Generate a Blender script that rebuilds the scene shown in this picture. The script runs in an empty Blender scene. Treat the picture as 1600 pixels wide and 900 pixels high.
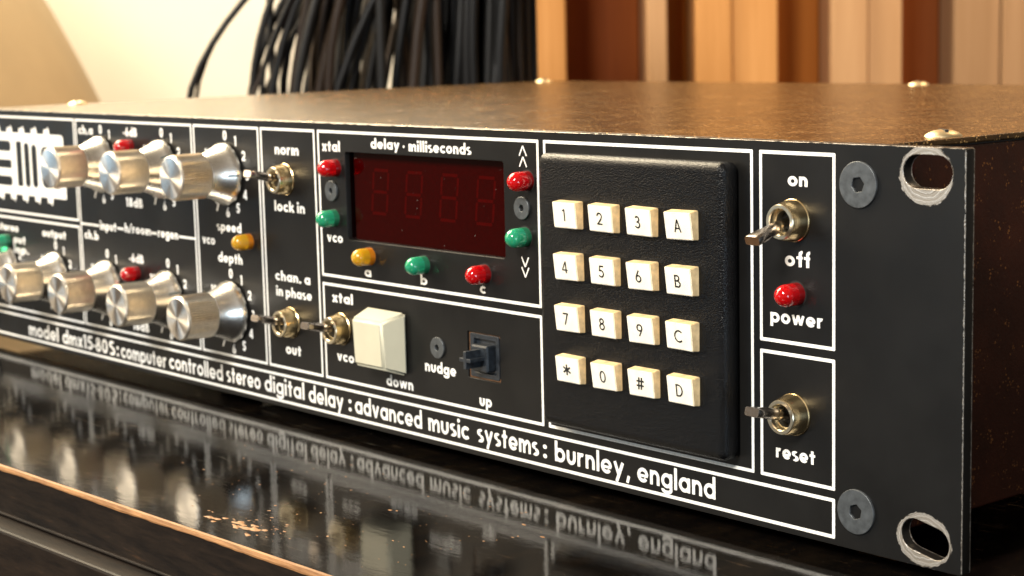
import bpy, bmesh, math, random
import numpy as np
from mathutils import Vector, Matrix
random.seed(7); rng = np.random.RandomState(7)
scene = bpy.context.scene
COL = scene.collection
MM = 0.001
PI = math.pi

# ------------------------------------------------------------------ camera
CAM = Vector((220.44, -306.72, 113.75)) * MM
R_ = Vector((0.64977044, 0.75976882, -0.02344587)); U_ = Vector((-0.09073258, 0.10814662, 0.98998581)); F_ = Vector((-0.75469595, 0.64113621, -0.13920626))
cd = bpy.data.cameras.new('camera'); cam = bpy.data.objects.new('camera', cd); COL.objects.link(cam)
cam.matrix_world = Matrix(((R_.x, U_.x, -F_.x, CAM.x), (R_.y, U_.y, -F_.y, CAM.y), (R_.z, U_.z, -F_.z, CAM.z), (0, 0, 0, 1)))
cd.sensor_width = 36; cd.lens = 64.71; cd.clip_start = 0.01; cd.clip_end = 60
cd.dof.use_dof = True; cd.dof.focus_distance = 0.425; cd.dof.aperture_fstop = 31.0
scene.camera = cam

# ------------------------------------------------------------------ world, lamps, exposure
w = bpy.data.worlds.new('World'); scene.world = w; w.use_nodes = True
bg = w.node_tree.nodes['Background']; bg.inputs[0].default_value = (1.0, 0.80, 0.58, 1); bg.inputs[1].default_value = 0.19

def lamp(name, kind, loc, target, power, color, size=(0.3, 0.3), **kw):
    l = bpy.data.lights.new(name, kind); o = bpy.data.objects.new(name, l); COL.objects.link(o)
    l.energy = power; l.color = color
    if kind == 'AREA':
        l.shape = 'RECTANGLE'; l.size, l.size_y = size
    for k, v in kw.items(): setattr(l, k, v)
    o.location = loc
    o.rotation_euler = (Vector(target) - Vector(loc)).to_track_quat('-Z', 'Y').to_euler()
    return o
lamp('key_lamp', 'AREA', (-1.25, -0.35, 1.15), (-0.18, 0, 0.05), 42, (1.0, 0.84, 0.60), (0.9, 0.9))
lamp('top_left_fill', 'AREA', (-1.75, 0.35, 1.35), (-0.3, 0, 0.07), 55, (1.0, 0.85, 0.60), (1.0, 1.0))  # unseen warm fill, added to brighten the knob tops and the case
lamp('left_fill', 'AREA', (-1.50, -0.88, 0.62), (-0.25, 0, 0.05), 8, (1.0, 0.84, 0.62), (0.5, 0.7))  # added warm fill that gives the knob caps a beige reflection
lamp('front_lamp', 'AREA', (0.30, -1.25, 0.95), (-0.12, 0, 0.04), 34, (1.0, 0.95, 0.86), (0.4, 0.4))
lamp('front_window_light', 'AREA', (-0.62, -1.35, 0.02), (-0.15, 0, 0.04), 1.3, (0.50, 0.78, 1.0), (0.55, 0.28))
lamp('cap_streak_fill', 'AREA', (-1.62, -0.60, 0.02), (-0.28, 0, 0.05), 0.22, (0.42, 0.74, 1.0), (0.3, 0.05))  # added blue strip for a cool streak on the knob caps, no real window
lamp('side_window_light', 'AREA', (1.25, -0.52, 0.06), (-0.2, 0, 0.05), 4.2, (0.66, 0.84, 1.0), (0.4, 0.4))
lamp('wall_wash_lamp', 'SPOT', (-1.1, 0.75, 0.95), (-1.95, 1.45, 0.02), 33, (1.0, 0.92, 0.76), spot_size=math.radians(95), spot_blend=1.0, shadow_soft_size=0.15)
lamp('wood_wash_lamp', 'AREA', (-0.15, 0.75, 0.9), (-0.62, 1.15, 0.12), 10, (1.0, 0.74, 0.46), (0.25, 0.25))

scene.view_settings.view_transform = 'Standard'; scene.view_settings.look = 'None'
scene.view_settings.exposure = 0.32; scene.view_settings.gamma = 1.0
scene.render.engine = 'CYCLES'
scene.cycles.max_bounces = 8; scene.cycles.transparent_max_bounces = 8; scene.cycles.caustics_reflective = False; scene.cycles.caustics_refractive = False

# ------------------------------------------------------------------ materials
class NT:
    def __init__(s, name):
        s.m = bpy.data.materials.new(name); s.m.use_nodes = True
        s.t = s.m.node_tree; s.b = s.t.nodes['Principled BSDF']; s.out = s.t.nodes['Material Output']
    def n(s, kind, **kw):
        o = s.t.nodes.new('ShaderNode' + kind)
        for k, v in kw.items():
            if k.startswith('i_'):
                key = k[2:]; key = int(key) if key.isdigit() else key.replace('_', ' ')
                if isinstance(v, bpy.types.NodeSocket): s.t.links.new(v, o.inputs[key])
                else: o.inputs[key].default_value = v
            else: setattr(o, k, v)
        return o
    def link(s, a, b): s.t.links.new(a, b)
    def co(s, scale=(1, 1, 1)):                       # object coordinates in millimetres
        tc = s.n('TexCoord'); mp = s.n('Mapping'); s.link(tc.outputs['Object'], mp.inputs[0])
        mp.inputs['Scale'].default_value = tuple(1000 * a for a in scale); return mp.outputs[0]
    def noise(s, co, scale, detail=3, rough=.55):
        n = s.n('TexNoise', i_Scale=scale, i_Detail=detail, i_Roughness=rough); s.link(co, n.inputs['Vector']); return n.outputs['Fac']
    def ramp(s, fac, stops):
        r = s.n('ValToRGB'); s.link(fac, r.inputs[0]); e = r.color_ramp.elements
        while len(e) < len(stops): e.new(0.5)
        for i, (p, c) in enumerate(stops):
            e[i].position = p; e[i].color = c if len(c) == 4 else tuple(c) + (1,)
        return r.outputs[0]
    def math(s, op, a, b=None, c=None, clamp=False):
        n = s.n('Math', operation=op, use_clamp=clamp)
        for i, v in enumerate((a, b, c)):
            if v is None: continue
            if isinstance(v, bpy.types.NodeSocket): s.link(v, n.inputs[i])
            else: n.inputs[i].default_value = v
        return n.outputs[0]
    def mix(s, f, a, b):
        n = s.n('MixRGB')
        for i, v in enumerate((f, a, b)):
            if isinstance(v, bpy.types.NodeSocket): s.link(v, n.inputs[i])
            else: n.inputs[i].default_value = v if i == 0 else (tuple(v) + (1,) if len(v) == 3 else v)
        return n.outputs[0]
    def bump(s, h, strength=.3, dist=.0001):
        n = s.n('Bump'); n.inputs['Strength'].default_value = strength; n.inputs['Distance'].default_value = dist
        s.link(h, n.inputs['Height']); s.link(n.outputs[0], s.b.inputs['Normal']); return n
    def set(s, **kw):
        names = dict(col='Base Color', rough='Roughness', metal='Metallic', spec='Specular IOR Level', coat='Coat Weight', coatr='Coat Roughness',
                     trans='Transmission Weight', ior='IOR', aniso='Anisotropic', sss='Subsurface Weight')
        for k, v in kw.items():
            i = s.b.inputs[names[k]]
            if isinstance(v, bpy.types.NodeSocket): s.link(v, i)
            else: i.default_value = (tuple(v) + (1,)) if k == 'col' else v
        return s

def simple(name, col, rough=.5, metal=0, var=.12, vs=.6, bump=0, bs=3, **kw):
    s = NT(name); c = s.co(); f = s.noise(c, vs, 4)
    lo = tuple(a * (1 - var) for a in col); hi = tuple(min(1, a * (1 + var)) for a in col)
    s.set(col=s.ramp(f, [(.3, lo), (.7, hi)]), rough=rough, metal=metal, **kw)
    if bump: s.bump(s.noise(c, bs, 4), bump, .00005)
    return s.m
M = {}
# black painted steel panel with worn paint round the slots and along the edges
s = NT('panel_paint'); c = s.co()
sep = s.n('SeparateXYZ'); s.link(c, sep.inputs[0]); X, Z = sep.outputs[0], sep.outputs[2]; Yc = sep.outputs[1]
front = s.math('LESS_THAN', s.math('ADD', Yc, s.math('MULTIPLY', s.noise(c, .4, 4, .7), .5)), .48)
backc = s.math('GREATER_THAN', s.math('ADD', Yc, s.math('MULTIPLY', s.noise(c, .5, 4, .7), .9)), 3.25)
face = s.math('MAXIMUM', front, backc)
fine = s.noise(s.co((1, 1, .12)), 3.2, 5, .7); coarse = s.noise(c, .045, 3)
wearn = s.noise(c, .55, 6, .75)
masks = []; radial = []
for cx, cz, ax, az in ((-9.6, 82.3, 6.7, 6.2), (-9.5, 5.9, 7.0, 5.7)):
    dx = s.math('DIVIDE', s.math('SUBTRACT', X, cx), ax); dz = s.math('DIVIDE', s.math('SUBTRACT', Z, cz), az)
    d = s.math('SQRT', s.math('ADD', s.math('MULTIPLY', dx, dx), s.math('MULTIPLY', dz, dz)))
    radial.append(d)
    d = s.math('ADD', d, s.math('MULTIPLY', s.math('SUBTRACT', wearn, .5), .36))
    masks.append(s.math('LESS_THAN', d, 1.0))
e1 = s.math('ADD', s.math('SUBTRACT', Z, 88.1), s.math('MULTIPLY', s.math('SUBTRACT', s.noise(c, .28, 5, .7), .5), .95))
masks.append(s.math('GREATER_THAN', e1, -.10))
e2 = s.math('ADD', X, s.math('MULTIPLY', s.math('SUBTRACT', s.noise(c, .5, 5, .7), .5), .8))
masks.append(s.math('GREATER_THAN', e2, -.10))
e3 = s.math('ADD', s.math('MULTIPLY', Z, -1), s.math('MULTIPLY', s.math('SUBTRACT', s.noise(c, .35, 5, .7), .5), 1.0))
masks.append(s.math('GREATER_THAN', e3, .05))
mk = masks[0]
for m_ in masks[1:]: mk = s.math('MAXIMUM', mk, m_)
mk = s.math('MULTIPLY', mk, face)
dust = s.math('GREATER_THAN', s.noise(c, 1.3, 2, .6), .775)
dust2 = s.math('MULTIPLY', dust, s.math('GREATER_THAN', s.noise(c, .06, 2), .47))
paint = s.mix(s.ramp(coarse, [(.35, (0, 0, 0)), (.7, (1, 1, 1))]), (.0055, .0052, .005), (.0085, .0082, .008))
paint = s.mix(dust2, paint, (.16, .15, .13))
rd = s.math('ADD', s.math('MULTIPLY', s.math('MINIMUM', radial[0], radial[1]), 26.), s.math('MULTIPLY', s.noise(c, .28, 3, .6), 7.))
cmb = s.n('CombineXYZ'); s.link(rd, cmb.inputs[0]); scr = s.n('TexNoise', i_Scale=1.0, i_Detail=4, i_Roughness=.7); s.link(cmb.outputs[0], scr.inputs['Vector']); scr = scr.outputs['Fac']
metalc = s.ramp(scr, [(.38, (.06, .045, .03)), (.50, (.36, .32, .27)), (.64, (.84, .82, .80))])
s.set(col=s.mix(mk, paint, metalc), metal=s.math('MULTIPLY', mk, .55), rough=s.math('ADD', s.math('ADD', s.math('MULTIPLY', fine, .16), s.math('MULTIPLY', s.noise(c, .06, 5, .65), .24)), .17), spec=.24)
s.bump(fine, .22, .00005); M['panel'] = s.m

s = NT('print_white'); c = s.co(); f = s.noise(c, 1.2, 5, .7)
s.set(col=s.ramp(f, [(.28, (.62, .61, .58)), (.5, (.86, .85, .82))]), rough=.45); M['print'] = s.m
M['legend'] = simple('legend_black', (.012, .012, .012), .4)
# flecked case paint: olive-bronze lid, dark maroon body
def fleck_paint(name, a, b, fcol, metal, bump, th):
    s = NT(name); c = s.co()
    v = s.n('TexVoronoi', i_Scale=1.1); s.link(c, v.inputs['Vector'])
    fl = s.math('LESS_THAN', v.outputs['Distance'], s.math('MULTIPLY', s.noise(c, .9, 2), .62))
    fl = s.math('MULTIPLY', fl, s.math('GREATER_THAN', s.noise(c, .22, 4, .7), th))
    base = s.mix(s.ramp(s.noise(c, .06, 5, .7), [(.35, (0, 0, 0)), (.65, (1, 1, 1))]), a, b)
    s.set(col=s.mix(fl, base, fcol), rough=s.math('ADD', s.math('MULTIPLY', s.noise(c, .12, 6, .8), .30), .08), spec=.32, metal=s.math('ADD', s.math('MULTIPLY', fl, .6), metal))
    s.bump(s.math('ADD', s.noise(c, .8, 5, .75), s.math('MULTIPLY', fl, 1.3)), .6, bump); return s.m
M['lid'] = fleck_paint('bronze_lid_paint', (.028, .014, .005), (.070, .036, .012), (.80, .50, .20), .16, .00018, .485)
M['case'] = fleck_paint('maroon_case_paint', (.020, .0035, .002), (.036, .007, .003), (.28, .11, .035), .12, .00010, .56)
# black lacquer
s = NT('black_lacquer'); c = s.co(); cw = s.co((1, .35, 1))
n1 = s.noise(cw, .10, 6, .72); n2 = s.noise(c, .9, 5, .7)
sm = s.noise(s.co((.25, 1, 1)), .02, 4, .7)
sc1 = s.math('GREATER_THAN', s.noise(s.co((.06, 1.2, 1)), .9, 3, .6), .66); sc2 = s.math('GREATER_THAN', s.noise(s.co((.5, .05, 1)), 1.1, 3, .6), .69); sc = s.math('MULTIPLY', s.math('MAXIMUM', sc1, sc2), s.math('GREATER_THAN', s.noise(c, .02, 3), .48))
s.set(col=s.mix(s.ramp(n1, [(.45, (0, 0, 0)), (.75, (1, 1, 1))]), (.0022, .0018, .0016), s.mix(sc, (.008, .0055, .0035), (.07, .045, .025))),
      rough=s.ramp(s.math('ADD', s.math('MULTIPLY', n1, .6), s.math('MULTIPLY', sm, .4)), [(.44, (.015,) * 3), (.56, (.04,) * 3), (.64, (.10,) * 3), (.74, (.26,) * 3)]), spec=.21)
hh = s.math('ADD', s.math('MULTIPLY', s.noise(s.co((.5, 1.5, 1)), .16, 5, .6), 1.0), s.math('MULTIPLY', s.noise(c, 1.4, 4, .75), .20))
s.bump(s.math('ADD', hh, s.math('MULTIPLY', sc, .35)), .5, .00007); M['lacquer'] = s.m
s = NT('lacquer_side'); c = s.co(); n1 = s.noise(s.co((.15, 1, 1)), .3, 6, .75)
s.set(col=s.ramp(n1, [(.4, (.006, .0045, .004)), (.62, (.016, .011, .008)), (.8, (.07, .035, .018))]), rough=.55, spec=.12); s.bump(n1, .4, .0002); M['lacquer_side'] = s.m
s = NT('bare_wood'); c = s.co((.1, 1, 1)); n1 = s.noise(c, .9, 6, .7)
s.set(col=s.ramp(n1, [(.3, (.12, .05, .018)), (.7, (.36, .19, .08))]), rough=.6, spec=.25); s.bump(n1, .4, .0001); M['bare_wood'] = s.m
def metal(name, col, rough, aniso=0, axis='Y', grit=0):
    s = NT(name); s.set(metal=1, rough=rough, aniso=aniso)
    c = s.co(); f = s.noise(c, .8, 4)
    s.link(s.ramp(f, [(.3, tuple(a * .85 for a in col)), (.7, col)]), s.b.inputs['Base Color'])
    if aniso:
        t = s.n('Tangent', direction_type='RADIAL', axis=axis); s.link(t.outputs[0], s.b.inputs['Tangent'])
    if grit: s.bump(s.noise(s.co((.3, 4, .3)), grit, 4), .25, .00004)
    return s.m
M['spun'] = metal('spun_aluminium', (.95, .91, .85), .30, .93)
M['skirt'] = metal('turned_aluminium', (.95, .92, .86), .27, .4, grit=.8)
M['grip'] = metal('knurled_aluminium', (.88, .78, .64), .30)
M['nickel'] = metal('worn_nickel', (.86, .66, .36), .26, .5, grit=.9)
M['nickel_face'] = metal('nickel_face', (.88, .79, .60), .28)
M['chrome'] = metal('chrome', (.42, .37, .33), .20)
M['steel'] = simple('blackened_steel', (.10, .108, .115), .42, .6, var=.3, vs=.5)
M['dark'] = simple('dark_bore', (.006, .005, .005), .6)
M['slotmark'] = simple('index_mark', (.01, .03, .03), .5)
s = NT('keypad_plastic'); c = s.co(); v = s.n('TexVoronoi', i_Scale=3.6); v.feature = 'SMOOTH_F1'; s.link(c, v.inputs['Vector'])
g = s.math('ADD', v.outputs['Distance'], s.noise(c, 2.2, 3))
s.set(col=(.0035, .0035, .004), rough=.27, spec=.22); s.bump(g, 1.0, .00011); M['keypad'] = s.m
M['keywhite'] = simple('white_key_plastic', (.84, .79, .68), .28, var=.10, vs=.35)
M['keyside'] = simple('warm_lit_key_side', (.80, .60, .33), .35, var=.25, vs=.4)  # warm light on the key sides is put into this colour
M['cream'] = simple('cream_key_plastic', (.54, .51, .385), .38, var=.05, vs=.1, bump=.05, bs=4)
M['switchblack'] = simple('switch_plastic', (.016, .02, .026), .35, var=.5, vs=.8)
M['rust'] = simple('brown_cut_edge', (.16, .075, .03), .5, var=.4, vs=.9)
M['rubber'] = simple('rubber', (.01, .01, .01), .8)
def led(name, col, tr=.62):
    s = NT(name); c = s.co()
    s.set(col=col, rough=.07, trans=.5, ior=1.5, spec=.7, sss=.5)
    s.b.inputs['Subsurface Radius'].default_value = (1.0, .6 if col[1] > .3 else .15, .3 if col[2] > .2 else .1); s.b.inputs['Subsurface Scale'].default_value = .0022
    return s.m
M['led_red'] = led('red_epoxy', (.78, .006, .010)); M['led_green'] = led('green_epoxy', (.035, .50, .26), .5); M['led_amber'] = led('amber_epoxy', (.98, .50, .02))
M['led_base_red'] = simple('shaded_red_epoxy', (.17, .004, .005), .12); M['led_base_green'] = simple('shaded_green_epoxy', (.015, .12, .06), .12); M['led_base_amber'] = simple('shaded_amber_epoxy', (.42, .13, .006), .12)  # shade at the foot of each LED, put into a darker tint
s = NT('red_filter')
tr_ = s.n('BsdfTransparent', i_Color=(.62, .02, .025, 1)); gl = s.n('BsdfGlossy', i_Roughness=.05); fr = s.n('Fresnel', i_IOR=1.27); mx = s.n('MixShader')
c = s.co(); du = s.math('GREATER_THAN', s.noise(c, 1.1, 2, .6), .77)
s.link(fr.outputs[0], mx.inputs[0]); s.link(tr_.outputs[0], mx.inputs[1]); s.link(gl.outputs[0], mx.inputs[2])
df = s.n('BsdfDiffuse', i_Color=(.25, .22, .2, 1)); mx2 = s.n('MixShader'); s.link(du, mx2.inputs[0]); s.link(mx.outputs[0], mx2.inputs[1]); s.link(df.outputs[0], mx2.inputs[2])
s.link(mx2.outputs[0], s.out.inputs[0]); M['filter'] = s.m
M['board'] = simple('display_board', (.055, .045, .045), .6, var=.15)
M['segment'] = simple('display_segment', (.135, .11, .11), .5)
def wood(name, a, b, rough=.7):
    s = NT(name); c = s.co((1, 1, .04)); n1 = s.noise(c, .035, 5, .6); n2 = s.noise(c, .25, 4, .6)
    f = s.math('ADD', s.math('MULTIPLY', n1, .75), s.math('MULTIPLY', n2, .25))
    s.set(col=s.ramp(f, [(.35, a), (.65, b)]), rough=rough, spec=.15); return s.m
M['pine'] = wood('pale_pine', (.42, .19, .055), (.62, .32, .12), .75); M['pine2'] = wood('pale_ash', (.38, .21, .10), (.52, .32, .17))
M['falloff_pine'] = wood('falloff_pine', (.26, .15, .075), (.36, .22, .12)); M['orange_wood'] = wood('shaded_orange_wood', (.30, .09, .012), (.36, .12, .018), .75); M['shaded_brown_wood'] = wood('shaded_brown_wood', (.15, .036, .008), (.24, .062, .012), .8)  # shade of the recessed wells is put into the orange and dark browns
M['wall'] = simple('cream_plaster', (.73, .70, .61), .85, var=.03, vs=.01)
M['floorwood'] = wood('floor_boards', (.16, .09, .045), (.22, .13, .07))
M['tan'] = simple('tan_shade_fabric', (.37, .29, .17), .8, var=.05, vs=.02)
M['cable'] = simple('black_cable', (.009, .0085, .0085), .5, spec=.3); M['cable2'] = simple('brown_black_cable', (.028, .017, .011), .5, spec=.3)
M['plug'] = metal('plug_metal', (.75, .73, .7), .25)

# ------------------------------------------------------------------ helpers
def link(name, mesh, mat=None, parent=None, loc=(0, 0, 0), smooth=False, **props):
    o = bpy.data.objects.new(name, mesh); COL.objects.link(o)
    if mat is not None and not mesh.materials:
        for m in (mat if isinstance(mat, (list, tuple)) else [mat]): mesh.materials.append(m)
    o.location = Vector(loc) * MM
    if parent is not None: o.parent = parent
    if smooth: smooth_by_angle(mesh)
    for k, v in props.items(): o[k] = v
    return o
def smooth_by_angle(me, ang=35):
    bm = bmesh.new(); bm.from_mesh(me); a = math.radians(ang)
    for f in bm.faces: f.smooth = True
    for e in bm.edges:
        e.smooth = not (len(e.link_faces) == 2 and e.calc_face_angle(0) > a)
    bm.to_mesh(me); bm.free()
def pydata(name, vs, fs, mi=None):
    me = bpy.data.meshes.new(name); me.from_pydata([tuple(c * MM for c in v) for v in vs], [], fs)
    if mi: me.polygons.foreach_set('material_index', mi)
    me.update(); return me
def fixn(me):
    bm = bmesh.new(); bm.from_mesh(me); bmesh.ops.recalc_face_normals(bm, faces=bm.faces); bm.to_mesh(me); bm.free(); return me
def empty(name, loc=(0, 0, 0), parent=None, **props):
    o = bpy.data.objects.new(name, None); COL.objects.link(o); o.location = Vector(loc) * MM; o.empty_display_size = .02
    if parent is not None: o.parent = parent
    for k, v in props.items(): o[k] = v
    return o
def box(name, x0, x1, y0, y1, z0, z1, bev=0, seg=2):
    bm = bmesh.new(); bmesh.ops.create_cube(bm, size=1)
    for v in bm.verts: v.co = Vector(((x0 + x1) / 2 + v.co.x * (x1 - x0), (y0 + y1) / 2 + v.co.y * (y1 - y0), (z0 + z1) / 2 + v.co.z * (z1 - z0))) * MM
    if bev: bmesh.ops.bevel(bm, geom=bm.edges[:], offset=bev * MM, segments=seg, affect='EDGES', profile=.5)
    me = bpy.data.meshes.new(name); bm.to_mesh(me); bm.free(); return me
def lathe(name, prof, n=48, rmod=None, axis='Y'):
    """prof: list of (r, h); revolve about Y (pointing to -Y as h grows) or Z."""
    vs, fs = [], []; rings = []
    for k, (r, h) in enumerate(prof):
        if r <= 1e-6:
            rings.append([len(vs)]); vs.append((0, -h, 0) if axis == 'Y' else (0, 0, h)); continue
        ring = []
        for i in range(n):
            a = 2 * PI * i / n; rr = r * (rmod(k, i) if rmod else 1); ring.append(len(vs))
            vs.append((rr * math.cos(a), -h, rr * math.sin(a)) if axis == 'Y' else (rr * math.cos(a), rr * math.sin(a), h))
        rings.append(ring)
    for A, B in zip(rings, rings[1:]):
        for i in range(n):
            j = (i + 1) % n
            if len(A) == 1: fs.append((A[0], B[i], B[j]))
            elif len(B) == 1: fs.append((A[i], A[j], B[0]))
            else: fs.append((A[i], A[j], B[j], B[i]))
    return fixn(pydata(name, vs, fs))
def rr_pts(x0, x1, z0, z1, r, n=6):
    if r <= 0: return [(x0, z0), (x1, z0), (x1, z1), (x0, z1)]
    p = []
    for cx, cz, a0 in ((x1 - r, z1 - r, 0), (x0 + r, z1 - r, 90), (x0 + r, z0 + r, 180), (x1 - r, z0 + r, 270)):
        for i in range(n + 1):
            a = math.radians(a0 + 90 * i / n); p.append((cx + r * math.cos(a), cz + r * math.sin(a)))
    return p
def circ_pts(cx, cz, r, n=32, a0=0): return [(cx + r * math.cos(a0 + 2 * PI * i / n), cz + r * math.sin(a0 + 2 * PI * i / n)) for i in range(n)]
def plate(name, loops, y_front, y_back, bev=0, seg=1):
    """filled outline with holes, standing in the XZ plane, from y_front to y_back (mm)."""
    cu = bpy.data.curves.new(name, 'CURVE'); cu.dimensions = '2D'; cu.fill_mode = 'BOTH' if y_back != y_front else 'BACK'
    for L in loops:
        sp = cu.splines.new('POLY'); sp.points.add(len(L) - 1)
        for p, (x, z) in zip(sp.points, L): p.co = (x * MM, z * MM, 0, 1)
        sp.use_cyclic_u = True
    t = abs(y_back - y_front) / 2
    if t: cu.extrude = max(0, t - bev) * MM
    if bev: cu.bevel_depth = bev * MM; cu.bevel_resolution = seg; cu.offset = -bev * MM
    o = bpy.data.objects.new('tmp', cu); COL.objects.link(o)
    dg = bpy.context.evaluated_depsgraph_get(); me = bpy.data.meshes.new_from_object(o.evaluated_get(dg)); me.name = name
    bpy.data.objects.remove(o); bpy.data.curves.remove(cu); me.materials.clear()
    mid = (y_front + y_back) / 2 * MM
    n = len(me.vertices); co = np.empty(n * 3); me.vertices.foreach_get('co', co); co = co.reshape(-1, 3)
    out = np.stack([co[:, 0], mid - co[:, 2], co[:, 1]], 1); me.vertices.foreach_set('co', out.ravel()); me.update()
    bm = bmesh.new(); bm.from_mesh(me); bmesh.ops.remove_doubles(bm, verts=bm.verts, dist=1e-7)
    if t: bmesh.ops.recalc_face_normals(bm, faces=bm.faces)
    bm.to_mesh(me); bm.free()
    return me
def join_meshes(name, meshes):
    bm = bmesh.new(); mats = []
    for me, mat in meshes:
        if mat not in mats: mats.append(mat)
        k = len(bm.faces); bm.from_mesh(me); bm.faces.ensure_lookup_table()
        for f in bm.faces[k:]: f.material_index = mats.index(mat)
    out = bpy.data.meshes.new(name); bm.to_mesh(out); bm.free()
    for m in mats: out.materials.append(m)
    return out

# ------------------------------------------------------------------ lettering: glyphs drawn from strokes
class G:
    """signed distance glyph builder; b = stroke width, x-height = 1, baseline 0"""
    def __init__(s, b, step=.045, box=(-.35, 1.75, -.62, 1.75)):
        s.b = b; s.step = step
        xs = np.arange(box[0], box[1], step); zs = np.arange(box[2], box[3], step); s.xs, s.zs = xs, zs
        s.X, s.Z = np.meshgrid(xs, zs, indexing='ij'); s.d = np.full(s.X.shape, 9.)
    def add(s, d): s.d = np.minimum(s.d, d); return s
    def seg(s, x0, z0, x1, z1, w=None, rnd=False):
        w = w or s.b; L = math.hypot(x1 - x0, z1 - z0); ux, uz = (x1 - x0) / L, (z1 - z0) / L
        px, pz = s.X - x0, s.Z - z0; t = px * ux + pz * uz; n = np.abs(-px * uz + pz * ux)
        if rnd:
            tt = np.clip(t, 0, L); d = np.hypot(px - tt * ux, pz - tt * uz) - w / 2
        else: d = np.maximum(n - w / 2, np.maximum(-t, t - L))
        return s.add(d)
    def _ring(s, cx, cz, rx, rz, w):
        q = np.hypot((s.X - cx) / rx, (s.Z - cz) / rz); g = np.hypot((s.X - cx) / rx ** 2, (s.Z - cz) / rz ** 2) + 1e-9
        return np.abs(q * (q - 1) / g) - w / 2
    def ring(s, cx, cz, rx, rz=None, w=None): return s.add(s._ring(cx, cz, rx, rz or rx, w or s.b))
    def arc(s, cx, cz, rx, rz, a0, a1, w=None):
        r = s._ring(cx, cz, rx, rz, w or s.b); A, B = math.radians(a0), math.radians(a1)
        h0 = -(-(s.X - cx) * math.sin(A) + (s.Z - cz) * math.cos(A)); h1 = (-(s.X - cx) * math.sin(B) + (s.Z - cz) * math.cos(B))
        m = np.maximum(h0, h1) if (a1 - a0) <= 180 else np.minimum(h0, h1)
        return s.add(np.maximum(r, m))
    def disc(s, cx, cz, r): return s.add(np.hypot(s.X - cx, s.Z - cz) - r)
    def polys(s):
        """marching squares -> list of polygons (2D points)"""
        d = s.d; out = []; nx, nz = d.shape; st = s.step
        for j in range(nz - 1):
            run = None
            for i in range(nx - 1):
                c = ((i, j), (i + 1, j), (i + 1, j + 1), (i, j + 1)); v = [d[a] for a in c]; ins = [x < 0 for x in v]
                if all(ins):
                    if run is None: run = i
                    continue
                if run is not None:
                    out.append([(s.xs[run], s.zs[j]), (s.xs[i], s.zs[j]), (s.xs[i], s.zs[j + 1]), (s.xs[run], s.zs[j + 1])]); run = None
                if not any(ins): continue
                P = []
                for k in range(4):
                    a, b_ = c[k], c[(k + 1) % 4]; va, vb = v[k], v[(k + 1) % 4]
                    if va < 0: P.append((s.xs[a[0]], s.zs[a[1]]))
                    if (va < 0) != (vb < 0):
                        t = va / (va - vb); P.append((s.xs[a[0]] + t * (s.xs[b_[0]] - s.xs[a[0]]), s.zs[a[1]] + t * (s.zs[b_[1]] - s.zs[a[1]])))
                if len(P) >= 3: out.append(P)
        return out

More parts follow.
